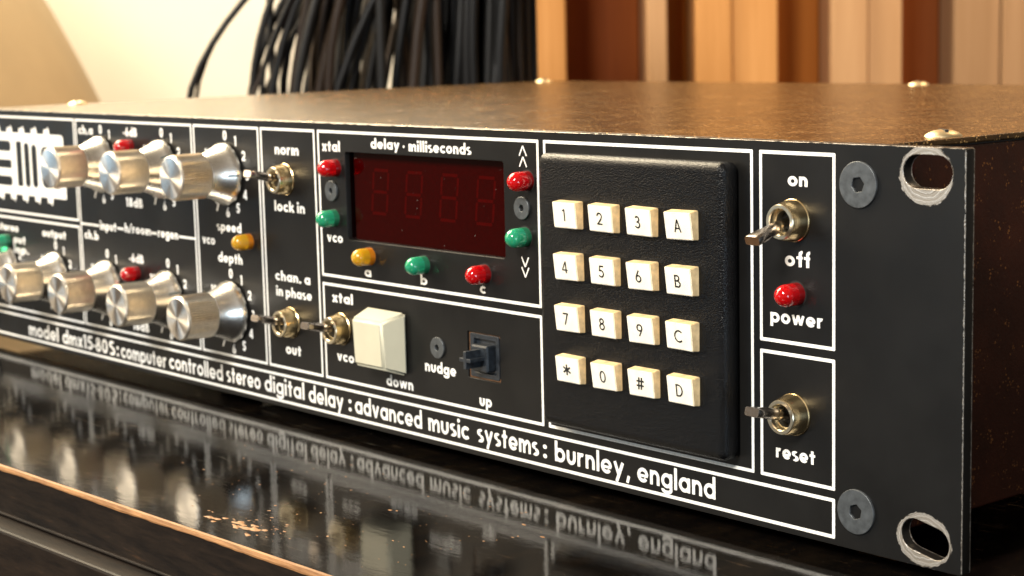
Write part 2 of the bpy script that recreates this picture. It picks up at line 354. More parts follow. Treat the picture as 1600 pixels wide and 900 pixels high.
def draw_glyph(ch, b):
    g = G(b); h = b / 2; r = .5 - h + .01; A = 1.5; cap = 1.42
    def dig(fn, W=.86):
        fn(); return W
    if ch == 'o': g.ring(.5, .5, r); W = 1.0
    elif ch == 'a': g.ring(.5, .5, r); g.seg(1 - h, 0, 1 - h, 1); W = 1.0
    elif ch == 'b': g.ring(.5, .5, r); g.seg(h, 0, h, A); W = 1.0
    elif ch == 'd': g.ring(.5, .5, r); g.seg(1 - h, 0, 1 - h, A); W = 1.0
    elif ch == 'p': g.ring(.5, .5, r); g.seg(h, -.40, h, 1); W = 1.0
    elif ch == 'g': g.ring(.5, .5, r); g.seg(1 - h, -.08, 1 - h, 1); g.arc(.5, -.08, r, .34 - h, 180, 360); W = 1.0
    elif ch == 'c': g.arc(.5, .5, r, r, 42, 318); W = .86
    elif ch == 'e': g.arc(.5, .5, r, r, -5, 318) if False else g.arc(.5, .5, r, r, 0, 322); g.seg(h * .8, .46, 1 - h * .3, .46, b * .72); W = 1.0
    elif ch == 'f': g.seg(.22 + h, 0, .22 + h, 1.2); g.arc(.22 + h + .24, 1.2, .24, .30 - h + .08, 90, 180); g.seg(.44 + h, 1.2 + .30 + .08 - h, .62, 1.2 + .30 + .08 - h, b); g.seg(0, .88, .62, .88, b * .85); W = .58
    elif ch in 'hn':
        g.seg(h, 0, h, A if ch == 'h' else 1); g.arc(.44, .52, .44 - h, .48 - h + .01, 0, 180); g.seg(.88 - h, 0, .88 - h, .53); W = .88
    elif ch == 'm':
        g.seg(h, 0, h, 1)
        for k in (0, 1):
            x0 = .60 * k; g.arc(x0 + .36, .56, .36 - h, .44 - h + .01, 0, 180); g.seg(x0 + .72 - h, 0, x0 + .72 - h, .57)
        W = 1.32
    elif ch == 'u': g.arc(.44, .48, .44 - h, .48 - h + .01, 180, 360); g.seg(h, .47, h, 1); g.seg(.88 - h, .47, .88 - h, 1); W = .88
    elif ch == 'r': g.seg(h, 0, h, 1); g.arc(.46, .50, .46 - h, .5 - h + .01, 72, 180); W = .62
    elif ch == 'i': g.seg(h, 0, h, 1); g.disc(h, 1.32, b * .6); W = b
    elif ch == 'l': g.seg(h, 0, h, A); W = b
    elif ch == 't': g.seg(.18 + h, 0, .18 + h, 1.34); g.seg(0, .87, .36 + b, .87, b * .85); W = .36 + b
    elif ch == 'k': g.seg(h, 0, h, A); g.seg(.2, .42, .78, 1.0, b * .9); g.seg(.34, .58, .84, 0, b * .95); W = .86
    elif ch == 'v': g.seg(h * .9, 1, .47, .05, b); g.seg(.94 - h * .9, 1, .47, .05, b); g.seg(.47 - h, .08, .47 + h, .08, .16); W = .94
    elif ch == 'w': 
        for xa, xb in ((.12, .40), (.68, .40), (.68, .96), (1.24, .96)): g.seg(xa, 1, xb, .04, b * .88)
        W = 1.36
    elif ch == 'x': g.seg(.10, 1, .76, 0, b); g.seg(.76, 1, .10, 0, b); W = .86
    elif ch == 'y': g.seg(h * .9, 1, .50, .06, b); g.seg(.98 - h * .9, 1, .28, -.40, b); W = .98
    elif ch == 's':
        g.arc(.35, .74 - .01, .27 - .02, .26 - h + .02, 40, 270, b * .95); g.arc(.35, .27, .29 - .02, .27 - h + .02, -140, 90, b * .95)
        W = .70
    elif ch == '.': g.disc(h, h, b * .62); W = b * 1.2
    elif ch == ',': g.seg(h * 1.3, .2, h * .2, -.3, b * .85); W = b * 1.3
    elif ch == ':': g.disc(h * 1.2, b * .62, b * .62); g.disc(h * 1.2, 1 - b * .62, b * .62); W = b * 1.3
    elif ch == '•': g.disc(.2, .5, .17); W = .4
    elif ch == '-': g.seg(0, .5, .42, .5, b * .9); W = .42
    elif ch == '/': g.seg(0, -.1, .62, 1.5, b * .7); W = .62
    elif ch == ' ': W = .42; return [], W
    elif ch == '0': g.ring(.46, cap / 2, .46 - h, cap / 2 - h); W = .92
    elif ch == '1': g.seg(.30, 0, .30, cap); g.seg(.02, cap - .22, .30, cap - h * .6, b * .75); W = .30 + h
    elif ch == '2': g.arc(.43, cap - .43, .43 - h, .43 - h, -28, 180); g.seg(.12, h * .8, .76, cap - .64, b * .95); g.seg(.02, h, .86, h); W = .88
    elif ch == '3': g.arc(.38, cap - .37, .36 - h, .37 - h, -90, 150); g.arc(.38, .41, .42 - h, .41 - h, -155, 90); g.seg(.26, cap - .71, .45, cap - .71, b * .8); W = .84
    elif ch == '4': g.seg(.68, 0, .68, cap); g.seg(.66, cap - h * .4, .10, .42, b * .8); g.seg(.02, .38, .92, .38, b * .9); W = .94
    elif ch == '5': g.seg(.22, cap - h, .82, cap - h); g.seg(.26, cap - h, .16, .74, b * .85); g.arc(.40, .46, .44 - h, .46 - h, -150, 125); W = .86
    elif ch == '6': g.ring(.44, .44, .44 - h); g.seg(h * 1.0, .60, .56, cap, b * .92); W = .88
    elif ch == '7': g.seg(0, cap - h, .84, cap - h); g.seg(.74, cap - h, .22, 0, b); W = .84
    elif ch == '8': g.ring(.43, cap - .35, .36 - h, .35 - h + .01); g.ring(.43, .42, .43 - h, .42 - h); W = .86
    elif ch == '9': g.ring(.44, cap - .44, .44 - h); g.seg(.88 - h, cap - .60, .32, 0, b * .92); W = .88
    elif ch == 'A': g.seg(.08, 0, .50, cap, b); g.seg(.92, 0, .50, cap, b); g.seg(.24, .44, .76, .44, b * .9); W = 1.0
    elif ch == 'B':
        g.seg(h, 0, h, cap)
        g.arc(.42, cap - .36, .34 - h, .36 - h, -90, 90); g.arc(.44, .39, .42 - h, .39 - h + .02, -90, 90)
        for z, x in ((cap - h, .42), (.75, .44), (h, .44)): g.seg(h, z, x + .01, z)
        W = .88
    elif ch == 'C': g.arc(.68, cap / 2, .68 - h, cap / 2 - h, 45, 315); W = 1.1
    elif ch == 'D': g.seg(h, 0, h, cap); g.arc(.36, cap / 2, .64 - h, cap / 2 - h, -90, 90); g.seg(h, cap - h, .37, cap - h); g.seg(h, h, .37, h); W = 1.0
    elif ch == 'S': g.arc(.42, cap - .38, .38 - h, .38 - h, 35, 270); g.arc(.42, .40, .42 - h, .40 - h + .03, -145, 90); W = .84
    elif ch == '#':
        g.seg(.30, .05, .48, cap - .05, b); g.seg(.66, .05, .84, cap - .05, b); g.seg(.05, .48, 1.05, .48, b); g.seg(.1, .96, 1.1, .96, b); W = 1.12
    elif ch == '*':
        for a in (90, 30, 150): g.seg(.55 - .52 * math.cos(math.radians(a)), .7 - .52 * math.sin(math.radians(a)), .55 + .52 * math.cos(math.radians(a)), .7 + .52 * math.sin(math.radians(a)), b)
        W = 1.1
    else: raise KeyError(ch)
    return g.polys(), W
CACHE = {}
def glyph(ch, b):
    if (ch, b) not in CACHE: CACHE[ch, b] = draw_glyph(ch, b)
    return CACHE[ch, b]
def text_polys(txt, b, gap=.17):
    out, x = [], 0
    for ch in txt:
        P, W = glyph(ch, b)
        out += [[(px + x, pz) for px, pz in p] for p in P]; x += W + (gap if ch != ' ' else 0)
    return out, x - gap
def mesh_from_polys(name, polys, fn):
    vs, fs = [], []
    for p in polys:
        k = len(vs); vs += [fn(*q) for q in p]; fs.append(tuple(range(k, k + len(p))))
    me = pydata(name, vs, fs); return me
PRINT_Y = -.03
def print_text(txt, x0, x1, z, xh, parent, b=.315, z1=None, loc=None):
    polys, W = text_polys(txt, b); sx = (x1 - x0) / W; zz = z1 if z1 is not None else z
    me = mesh_from_polys('printed_text', polys, lambda x, h: (x * sx, 0, h * xh + (zz - z) * x / W))
    return link('printed_text', me, M['print'], parent, (x0, PRINT_Y, z))

# ================================================================== THE RACK UNIT
unit = empty('rack_unit', (-241, 150, -3), label='black rack-mount digital delay unit with white lettering, silver knobs, red display window and keypad', category='audio unit')
U0 = -Vector(unit.location)
root = unit
def part(name, mesh, mat, loc=(0, 0, 0), **kw):
    o = link(name, mesh, mat, None, loc, **kw); o.parent = unit; o.matrix_parent_inverse = Matrix.Translation(-unit.location); return o
def stadium(cx, cz, w, h, n=10):
    r = h / 2; p = []
    for s_, a0 in ((1, -90), (-1, 90)):
        for i in range(n + 1):
            a = math.radians(a0 + 180 * i / n); p.append((cx + s_ * (w / 2 - r) + r * math.cos(a), cz + r * math.sin(a)))
    return p
TH = 3.1
slotT = stadium(-9.3, 83.0, 12.4, 7.0); slotB = stadium(-9.2, 6.1, 12.4, 6.9)
slotB = [(-9.2 + (x + 9.2) * math.cos(-.2) - (z - 6.1) * math.sin(-.2), 6.1 + (x + 9.2) * math.sin(-.2) + (z - 6.1) * math.cos(-.2)) for x, z in slotB]
WIN = (-213.4, -142.9, 54.6, 80.0); NUD = (-159.6, -146.1, 21.2, 33.8)
panel_mesh = plate('front_panel', [rr_pts(-482.6, 0, 0, 88.1, .5, 3), slotT, slotB, stadium(-475.3, 82.2, 12, 7), stadium(-475.3, 5.9, 12, 7),
                                   rr_pts(*WIN, .8, 4), rr_pts(*NUD, .3, 2)], 0, TH, .12)
panel = part('front_panel', panel_mesh, M['panel'])

# printed frames
def frame(x0, x1, z0, z1, wd=.80, r=.25):
    me = plate('printed_frame', [rr_pts(x0, x1, z0, z1, r, 3), rr_pts(x0 + wd, x1 - wd, z0 + wd, z1 - wd, .05, 1)], PRINT_Y, PRINT_Y)
    return link('printed_frame', me, M['print'], panel)
for f in ((-127.2, -56.7, 12.2, 86), (-54.8, -33.2, 43.2, 86), (-54.8, -33.2, 12.2, 41.3), (-479, -33.2, 1.4, 10.4), (-227, -129, 43, 86), (-227, -129, 12.2, 41.1),
          (-257.6, -228.4, 12.2, 86), (-297.1, -258.6, 12.2, 86), (-377.5, -298, 12.2, 86), (-479, -378.4, 49.4, 86), (-479, -378.4, 12.2, 47.8)):
    frame(*f)
for x0, x1 in ((-376.7, -363.8), (-350.6, -346.0), (-327.0, -323.6), (-309.0, -298.8)):
    link('printed_line', plate('printed_line', [[(x0, 48.4), (x1, 48.4), (x1, 49.2), (x0, 49.2)]], PRINT_Y, PRINT_Y), M['print'], panel)
T = print_text; P_ = panel
for a in (('on', -46.5, -40.9, 78.4, 2.15), ('off', -47.4, -40.3, 60.7, 2.3), ('power', -51.7, -36.6, 47.7, 2.25), ('reset', -50.2, -38.8, 17.0, 2.25),
          ('xtal', -224.6, -215.7, 79.9, 2.1), ('delay', -200.6, -187.2, 81.4, 2.0), ('•', -185.7, -184.8, 81.3, 2.2), ('milliseconds', -183.0, -156.0, 81.2, 2.05),
          ('vco', -223.8, -215.9, 53.4, 2.0), ('a', -205.6, -202.5, 44.6, 1.95), ('b', -179.5, -176.5, 44.6, 1.95), ('c', -153.7, -151.3, 44.6, 1.95),
          ('xtal', -222.3, -212.0, 35.6, 2.1), ('vco', -220.9, -212.4, 18.3, 2.1), ('down', -196.8, -184.3, 14.0, 2.2), ('nudge', -178.6, -164.9, 20.5, 2.2), ('up', -155.1, -150.0, 14.0, 2.2),
          ('norm', -249.8, -237.0, 78.0, 2.25), ('lock in', -251.2, -234.9, 60.8, 2.2), ('speed', -285.0, -270.6, 52.5, 2.1), ('vco', -294.3, -286.7, 47.7, 2.1), ('depth', -285.1, -270.8, 42.5, 2.2),
          ('chan. a', -252.3, -233.5, 39.5, 2.1), ('in phase', -252.1, -233.0, 34.7, 2.1), ('out', -248.1, -239.8, 17.1, 2.2),
          ('ch.a', -375.2, -364.7, 80.7, 2.1), ('-6dB', -343.0, -333.5, 80.8, 2.1), ('18dB', -343.4, -331.9, 56.8, 2.2), ('ch.b', -374.9, -364.6, 43.6, 2.1),
          ('input', -363.0, -351.3, 47.5, 2.15), ('h/room', -345.3, -327.4, 47.8, 2.15), ('regen', -322.8, -309.6, 47.7, 2.15),
          ('-6dB', -343.3, -333.4, 37.7, 2.1), ('18dB', -343.1, -331.8, 14.2, 2.2), ('output', -408.0, -389.4, 42.0, 2.1), ('stereo', -445.5, -427.9, 42.1, 2.1), ('out', -432.6, -422.4, 37.8, 2.1), ('inp.', -432.6, -420.0, 34.1, 2.0)):
    T(*a, P_, b=(.33 if a[1] < -298 else .31))
for a in (('model', -424.0, -399.9, 3.2, 3.6), ('dmx', -396.6, -381.0, 3.2, 3.6), ('15', -380.4, -373.4, 3.2, 3.6), ('-', -372.9, -371.5, 3.2, 3.6), ('80', -371.2, -362.4, 3.2, 3.6), ('S', -361.3, -357.0, 3.2, 3.6), (':', -355.8, -354.2, 3.2, 3.6),
          ('computer', -352.6, -321.4, 3.2, 3.6), ('controlled', -319.5, -285.6, 3.5, 3.6), ('stereo', -283.3, -263.4, 3.7, 3.6), ('digital', -260.9, -239.0, 3.75, 3.6),
          ('delay', -236.6, -218.6, 3.6, 3.6), (':', -216.0, -214.4, 3.7, 3.6), ('advanced', -212.7, -180.8, 3.6, 3.6), ('music', -177.9, -160.0, 3.7, 3.6), ('systems', -156.4, -131.5, 3.9, 3.6), (':', -129.7, -128.1, 3.8, 3.6),
          ('burnley', -125.1, -99.6, 3.75, 3.6), (',', -98.6, -97.2, 3.7, 3.6), ('england', -94.9, -68.9, 3.7, 3.6)):
    T(*a, P_, b=.258)
def chevron(cx, z, up=1):
    g = G(.22, .05, (-1.1, 1.1, -.4, 1.7)); g.seg(-.8, 0, 0, 1.3, rnd=False); g.seg(.8, 0, 0, 1.3); 
    me = mesh_from_polys('printed_arrow', g.polys(), lambda x, h: (x * 1.75, 0, up * h * 1.95)); link('printed_arrow', me, M['print'], panel, (cx, PRINT_Y, z))
for z in (78.9, 81.7): chevron(-135.1, z)
for z in (55.7, 53.0): chevron(-135.1, z, -1)

# scale numerals round the knobs, and the knobs
def scale_numerals(cx, cz):
    for k in range(11):
        a = math.radians(90 - 30 * k); t = str(k); polys, W = text_polys(t, .32, .1); sc = 2.2
        me = mesh_from_polys('printed_numeral', polys, lambda x, h: ((x - W / 2) * sc * 1.12, 0, (h - .71) * sc))
        link('printed_numeral', me, M['print'], panel, (cx + 12.1 * math.cos(a), PRINT_Y, cz + 12.1 * math.sin(a)))
skirt_m = lathe('knob', [(0, .5), (9.6, .5), (9.85, .8), (9.8, 1.6), (9.0, 3.0), (8.15, 4.6), (7.45, 6.3), (6.95, 7.8), (6.65, 8.8), (6.4, 9.0), (0, 9.0)], 64); smooth_by_angle(skirt_m, 30)
grip_m = lathe('grip', [(0, 8.9), (6.7, 8.9), (7.1, 9.3), (7.1, 19.0), (6.8, 19.5), (0, 19.5)], 116, rmod=lambda k, i: (.95 if i % 2 else 1.0) if k in (2, 3) else 1)
cap_m = lathe('cap_face', [(6.7, 19.4), (6.7, 19.8), (6.4, 20.05), (0, 20.2)], 64); smooth_by_angle(cap_m, 30)
mark_m = box('index_line', -.28, .28, -4.2, -.9, 0, .2)
def knob(cx, cz, turn, spot=False):
    k = part('control_knob', skirt_m, M['skirt'], (cx, 0, cz)); k.rotation_euler = (0, -turn, 0)
    link('grip', grip_m, M['grip'], k); link('cap_face', cap_m, M['spun'], k)
    mk = link('index_line', MARK, M['slotmark'], k)
    if spot:
        s1 = link('screw_hole', lathe('screw_hole', [(0, 0), (1.0, 0), (1.0, .06), (0, .06)], 16, axis='Z'), M['dark'], k, (3.2, -10.5, 6.05))
    return k
# index line lies on the flared skirt
vs = []; 
for r, h in ((9.87, 1.2), (9.83, 1.6), (9.03, 3.0), (8.18, 4.6)):
    for sx in (-.28, .28): vs.append((r + .02, -h, sx))
MARK = pydata('index_line', vs, [(0, 1, 3, 2), (2, 3, 5, 4), (4, 5, 7, 6)]); MARK.materials.append(M['slotmark'])
DIALS = [(-278, 70.8, .0), (-278, 27.1, 2.2), (-317.3, 70.6, .55), (-317.2, 27.2, .35), (-359.1, 70.6, 1.2), (-358.9, 27.2, 2.7), (-397.9, 27.2, 2.0), (-438.6, 27.2, 1.5)]
for i, (cx, cz, tn) in enumerate(DIALS):
    scale_numerals(cx, cz); knob(cx, cz, tn, i == 1)

# toggle switches
nut_m = lathe('switch_nut', [(4.8, 0), (4.78, .5), (4.6, .7), (4.5, 1.6), (4.25, 2.9), (4.0, 4.3), (3.9, 4.65)], 48); smooth_by_angle(nut_m, 25)
ring_m = lathe('bushing', [(3.9, 4.6), (3.75, 4.85), (3.05, 4.85), (2.85, 4.6), (2.85, 3.0), (2.4, 3.1), (2.4, -.5)], 40); smooth_by_angle(ring_m, 25)
hole_m = lathe('bore', [(2.8, 1.2), (0, 1.2)], 24)
def lever_mesh(tip, flat=True):
    a = Vector((0, -1.6, 0)); b = Vector(tip); ax = (b - a).normalized(); X_ = Vector((1, 0, 0)); X_ = (X_ - ax * X_.dot(ax)).normalized(); Z_ = ax.cross(X_)
    if Z_.z < 0: Z_ = -Z_
    L = (b - a).length; secs = [(0, .95, .95, 2), (.18, 1.05, 1.05, 2), (.30, 1.3, 1.3, 2), (.42, 1.45, 1.35, 2), (.62, 1.75, 1.25, 2.6), (.82, 2.0, 1.15, 4), (.97, 2.1, 1.1, 5), (1.0, 2.0, 1.0, 5)]
    n = 28; vs, fs = [], []
    for t, wx, wz, p in secs:
        for i in range(n):
            th = 2 * PI * i / n; c_, s_ = math.cos(th), math.sin(th)
            x = wx * math.copysign(abs(c_) ** (2 / p), c_); z = wz * math.copysign(abs(s_) ** (2 / p), s_)
            v = a + ax * (L * t) + X_ * x + Z_ * z; vs.append(tuple(v))
    for k in range(len(secs) - 1):
        for i in range(n): j = (i + 1) % n; fs.append((k * n + i, k * n + j, (k + 1) * n + j, (k + 1) * n + i))
    fs.append(tuple(range((len(secs) - 1) * n, len(secs) * n)))
    me = fixn(pydata('lever', vs, fs)); smooth_by_angle(me, 40); return me
for cx, cz, tip in ((-44.8, 70.9, (0, -13.6, -3.3)), (-44.8, 27.6, (0, -14, 2.7)), (-244.3, 70.7, (0, -13.6, 2.6)), (-244.3, 27.1, (0, -13.2, 2.9)), (-217.9, 28.0, (0, -13.2, 2.5))):
    sw = part('toggle_switch', nut_m, M['nickel'], (cx, 0, cz))
    link('bushing', ring_m, M['nickel_face'], sw); link('bore', hole_m, M['dark'], sw); link('lever', lever_mesh(tip), M['chrome'], sw)

# indicator lamps
prof = [(0, -1.0), (2.5, -1.0), (2.5, 3.6)] + [(2.5 * math.cos(a), 3.6 + 2.6 * math.sin(a)) for a in np.linspace(.12, PI / 2 - .12, 8)] + [(0, 6.2)]
led_m = {}
for kcol in ('red', 'green', 'amber'):
    me = lathe('indicator_led', prof, 32); smooth_by_angle(me, 40); me.materials.append(M['led_' + kcol]); led_m[kcol] = me
hole_d = lathe('lamp_hole', [(2.95, .05), (0, .05)], 32)
base_m = lathe('lamp_base_shade', [(0, -1), (2.56, -1), (2.56, 1.5), (2.5, 1.75), (0, 1.75)], 32); smooth_by_angle(base_m, 30)  # added dark sleeve, its tint carries the shade round the LED's foot
cup_m = lathe('lead_cup', [(.5, -.8), (.5, 1.6), (.9, 2.3), (1.05, 2.6), (.7, 2.2), (0, 2.1)], 16)
for col, cx, cz in (('red', -44.1, 54.7), ('red', -217.9, 75.2), ('green', -219.6, 60.5), ('red', -133.5, 75.4), ('green', -134.8, 60.9), ('amber', -202.6, 50.6), ('green', -177.5, 50.2),
                    ('red', -151.4, 49.9), ('amber', -266.2, 50.2), ('red', -338.2, 34.1), ('red', -338.2, 77.4), ('green', -437.2, 38.3)):
    l_ = part('indicator_led', led_m[col], None, (cx, 0, cz), label='%s indicator lamp' % col); link('lamp_base_shade', base_m, M['led_base_' + col], l_)
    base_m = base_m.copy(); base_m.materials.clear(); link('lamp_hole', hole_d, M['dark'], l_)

# socket screws
def screw_mesh(r, hx):
    def hexa(rr): return circ_pts(0, 0, rr, 6, .5)
    top = plate('panel_screw', [circ_pts(0, 0, r, 48), hexa(hx)], -.34, .6, .12)
    return top
big = screw_mesh(4.95, 1.75); small = screw_mesh(2.95, .95); hexb = plate('socket', [circ_pts(0, 0, 1.9, 6, .5)], .9, 1.2); hexs = plate('socket', [circ_pts(0, 0, 1.1, 6, .5)], .5, .7)
for cx, cz, r in ((-26.8, 79.6, 5), (-27.2, 8.7, 5), (-135.6, 68.3, 3), (-172.4, 27.7, 3), (-220.4, 68.4, 3), (-455, 79.6, 5), (-455, 8.7, 5)):
    sc = part('panel_screw', big if r == 5 else small, M['steel'], (cx, -.25, cz)); link('socket', hexb if r == 5 else hexs, M['rust'] if r == 5 else M['dark'], sc)
    sc.rotation_euler = (0, random.uniform(0, 1), 0)
# holes for the sockets are blind: a dark seat lies behind each screw

# display
disp = part('display_window', plate('display_window', [rr_pts(WIN[0] + .05, WIN[1] - .05, WIN[2] + .05, WIN[3] - .05, .8)], 1.6, 1.6), M['filter'])
link('display_board', box('display_board', -214, -142, 3.3, 3.8, 54, 81), M['board'], disp)
def segs(cx, z0, z1, w, sl):
    out = []; t = .85; g = .25; h = (z1 - z0) / 2; zm = (z0 + z1) / 2
    def q(pts): out.append([(x + (z - z0) * sl, z) for x, z in pts])
    for z in (z0, zm, z1): q([(cx - w / 2 + g, z - t / 2), (cx + w / 2 - g, z - t / 2), (cx + w / 2 - g, z + t / 2), (cx - w / 2 + g, z + t / 2)])
    for x in (cx - w / 2, cx + w / 2):
        for a in (z0, zm): q([(x - t / 2, a + t * .75), (x + t / 2, a + t * .75), (x + t / 2, a + h - t * .75), (x - t / 2, a + h - t * .75)])
    return out
for cx in (-202.0, -186.4, -170.7, -155.2):
    vs, fs = [], []
    for p in segs(cx, 62.6, 75.0, 7.0, .12):
        k = len(vs); vs += [(x, 3.25, z) for x, z in p]; fs.append((k, k + 1, k + 2, k + 3))
    link('display_digit', pydata('display_digit', vs, fs), M['segment'], disp)

# keypad
pad = part('keypad', plate('keypad', [rr_pts(-123.6, -60.6, 14.8, 83.2, 2.2, 6)], -5.6, .2, 1.9, 4), M['keypad'])
smooth_by_angle(pad.data, 40)
leg = ('123A', '456B', '789C', '*0#D')
for r_, row in enumerate(leg):
    for c_, ch in enumerate(row):
        bm = bmesh.new(); bmesh.ops.create_cube(bm, size=1)
        jit = random.uniform(-.15, .15)
        for v in bm.verts:
            front = v.co.y < 0; hw, hh = (4.12, 3.2) if front else (4.25, 3.45)
            x = hw * (1 if v.co.x > 0 else -1); z = hh * (1 if v.co.z > 0 else -1)
            y = (-2.75 if z > 0 else -2.0) + jit + (.12 if x > 0 else 0) if front else .3
            if front and z > 0: z -= .1
            v.co = Vector((x, y, z)) * MM
        bmesh.ops.bevel(bm, geom=bm.edges[:], offset=.16 * MM, segments=2, affect='EDGES')
        for f in bm.faces: f.smooth = False
        sidef = [abs(f.normal.y) < .75 for f in bm.faces]; body = bpy.data.meshes.new('key'); bm.to_mesh(body); bm.free(); smooth_by_angle(body, 50)
        polys, W = text_polys(ch, .17); sc = {'*': 2.7, '#': 2.35}.get(ch, 2.15)
        def fn(x, h):
            X = (x - W / 2) * sc - .1; Zv = (h - (.7 if ch == '*' else .71)) * sc * .97
            return (X, -2.37 + jit - Zv * .12 + X * .015 - .07, Zv)
        lm = mesh_from_polys('legend', polys, fn)
        km = join_meshes('key', [(body, M['keywhite']), (lm, M['legend'])]); km.materials.append(M['keyside'])
        for q, sd in enumerate(sidef):
            if sd: km.polygons[q].material_index = 2
        key = link('key', km, None, pad, (-111.0 + 12.83 * c_, -5.6, 68.6 - 12.75 * r_))
        key.rotation_euler = (random.uniform(-.02, .02), random.uniform(-.02, .02), random.uniform(-.02, .02)); key['label'] = 'white key marked %s' % ch

# nudge keys
bm = bmesh.new(); bmesh.ops.create_cube(bm, size=1)
for v in bm.verts:
    f = v.co.y < 0; x = (7.0 if f else 9.1) * (1 if v.co.x > 0 else -1); z = (6.7 if f else 9.1) * (1 if v.co.z > 0 else -1)
    v.co = Vector((x - (.2 if f else 0), (-7.9 if z > 0 else -7.3) if f else -.4, z)) * MM
bmesh.ops.bevel(bm, geom=[e for e in bm.edges], offset=.75 * MM, segments=3, affect='EDGES')
me = bpy.data.meshes.new('nudge_key'); bm.to_mesh(me); bm.free(); smooth_by_angle(me, 60)
part('nudge_key', me, M['cream'], (-195.0, 0, 27.1), label='cream nudge down key')
ns = part('nudge_switch', box('nudge_switch', -158.6, -147.4, 1.4, 9, 22.2, 32.9, .3), M['switchblack'], label='nudge up switch missing its key cap')
link('switch_lip', plate('switch_lip', [rr_pts(-158.9, -146.9, 21.6, 33.4, .5), rr_pts(-157.4, -148.2, 22.9, 32.1, .4)], .3, 1.6, .1), M['switchblack'], ns)
link('cut_edge', plate('cut_edge', [rr_pts(-159.5, -146.2, 21.25, 33.75, .2), rr_pts(-158.7, -146.6, 22.2, 32.9, .2)], .6, 1.0), M['rust'], ns)
link('plunger', box('plunger', -156.4, -149.6, -1.6, 2.5, 23.6, 30.8, .5), M['switchblack'], ns)
link('stem', box('stem', -153.45, -152.35, -6.6, -1.2, 25.0, 29.8, .12), M['switchblack'], ns)
link('stem', box('stem', -155.2, -150.6, -6.55, -1.2, 26.9, 27.9, .12), M['switchblack'], ns)

# maker's logo, framed chip with teeth
outer = []; 
def teeth_top(xs, z, h):
    p = []
    for x in xs: p += [(x - 2.4, z), (x - 2.0, z + h * .7), (x + .6, z + h * .7), (x + .9, z + h), (x + 1.4, z + h), (x + 2.2, z + h * .5), (x + 2.4, z)]
    return p
xs = [-400.2 - 10.1 * k for k in range(7)]
top = teeth_top(xs[::-1], 79.8, 2.6); bot = [(x, 56.6 - (z - 79.8)) for x, z in teeth_top([x + .4 for x in xs[::-1]], 79.8, 2.8)][::-1]
outline = [(-470, 79.8)] + top + [(-388.6, 79.8), (-387.4, 78.6), (-387.4, 76.5), (-386.9, 60.6), (-386.9, 57.4), (-387.4, 56.6)] + bot + [(-470, 56.6)]
holes = [rr_pts(-425.6, -421.2, 59.8, 76.6, .5), rr_pts(-419.2, -415.0, 59.8, 76.2, 1.5), rr_pts(-413.2, -408.9, 59.8, 75.8, 2.0),
         rr_pts(-405.6, -390, 60.2, 75.2, 3.0), rr_pts(-462, -430.2, 72.6, 76.6, 1.5), rr_pts(-462, -430.2, 66.2, 69.4, .3), rr_pts(-462, -430.2, 59.6, 63.2, 1.5)]
link('maker_logo', plate('maker_logo', [outline] + holes, PRINT_Y, PRINT_Y), M['print'], panel)

# case
part('case_body', box('case_body', -460, -22, 12, 300, 3.5, 86.3, .5), M['case'])
part('case_lid', box('case_lid', -461, -21.4, 3.15, 301, 86.7, 88.15, .35), M['lid'])
part('lid_seam', box('lid_seam', -459.6, -22.4, 3.15, 299.6, 86.2, 86.8), M['dark'])
SLOT = box('screw_slot', -2.6, 2.6, -.4, .4, 1.0, 1.62); SLOT.materials.append(M['dark'])
M['dome'] = metal('dull_screw', (.62, .50, .31), .42)
dome = lathe('lid_screw', [(0, 0), (4.2, 0), (4.0, .35), (3.3, .9), (2.1, 1.35), (.8, 1.55), (0, 1.6)], 28, axis='Z'); smooth_by_angle(dome, 50)
for x, y in ((-27.2, 29.5), (-452, 40), (-452, 288), (-231, 290), (-27.5, 290)): ls = part('lid_screw', dome, M['dome'], (x, y, 88.1)); link('screw_slot', SLOT, M['dark'], ls); ls.rotation_euler = (0, 0, x * .37)
foot = lathe('foot', [(0, 0), (8, 0), (9, 6.5), (0, 6.5)], 24, axis='Z')
for x, y in ((-60, 75), (-395, 75), (-45, 275), (-437, 275)): part('foot', foot, M['rubber'], (x, y, -3))

# ================================================================== CABINET UNDER THE UNIT
ang = math.atan(.0302)
cab = empty('cabinet', (0, -84.6, -903), label='old black lacquered cabinet with worn bare-wood front edge, carrying the rack unit', category='cabinet'); cab.rotation_euler = (0, 0, ang)
H = 900
def cpart(name, me, mat, **kw): return link(name, me, mat, cab, (0, 0, 0), **kw)
cpart('top_board', box('top_board', -1300, 700, 1.2, 620, H - 18, H, .0), M['lacquer'])
# worn edge: uneven bevelled strip along the board's front
vs, fs = [], []; N_ = 700
for i in range(N_ + 1):
    x = -1300 + 2000 * i / N_
    j1 = .55 * math.sin(x * .031) + .3 * math.sin(x * .13 + 1) + random.uniform(-.12, .12); j2 = .25 * math.sin(x * .09) + random.uniform(-.22, .22)
    vs += [(x, 1.22, H - .02), (x, .35 + .1 * j1, H - .12), (x, 0, H - .9), (x, .02, H - 1.25 - .5 * j2), (x, 1.22, H - 1.9)]
for i in range(N_):
    for k in range(4): a = i * 5 + k; fs.append((a, a + 5, a + 6, a + 1))
e_ = cpart('worn_edge', fixn(pydata('worn_edge', vs, fs)), M['bare_wood'])
cpart('front_rail', box('front_rail', -1300, 700, .2, 18, H - 13.2, H - 1.3, .0), M['lacquer_side'])
cpart('moulding', box('moulding', -1300, 700, -.6, 18, H - 14.0, H - 13.2, .35), M['lacquer_side'])
cpart('ledge', box('ledge', -1300, 700, -7.5, 18, H - 30, H - 14.4, .8), M['lacquer_side'])
cpart('body', box('body', -1290, 690, 4, 610, 60, H - 18.3), M['lacquer_side'])
cpart('plinth', box('plinth', -1280, 680, 14, 600, 0, 60), M['lacquer_side'])
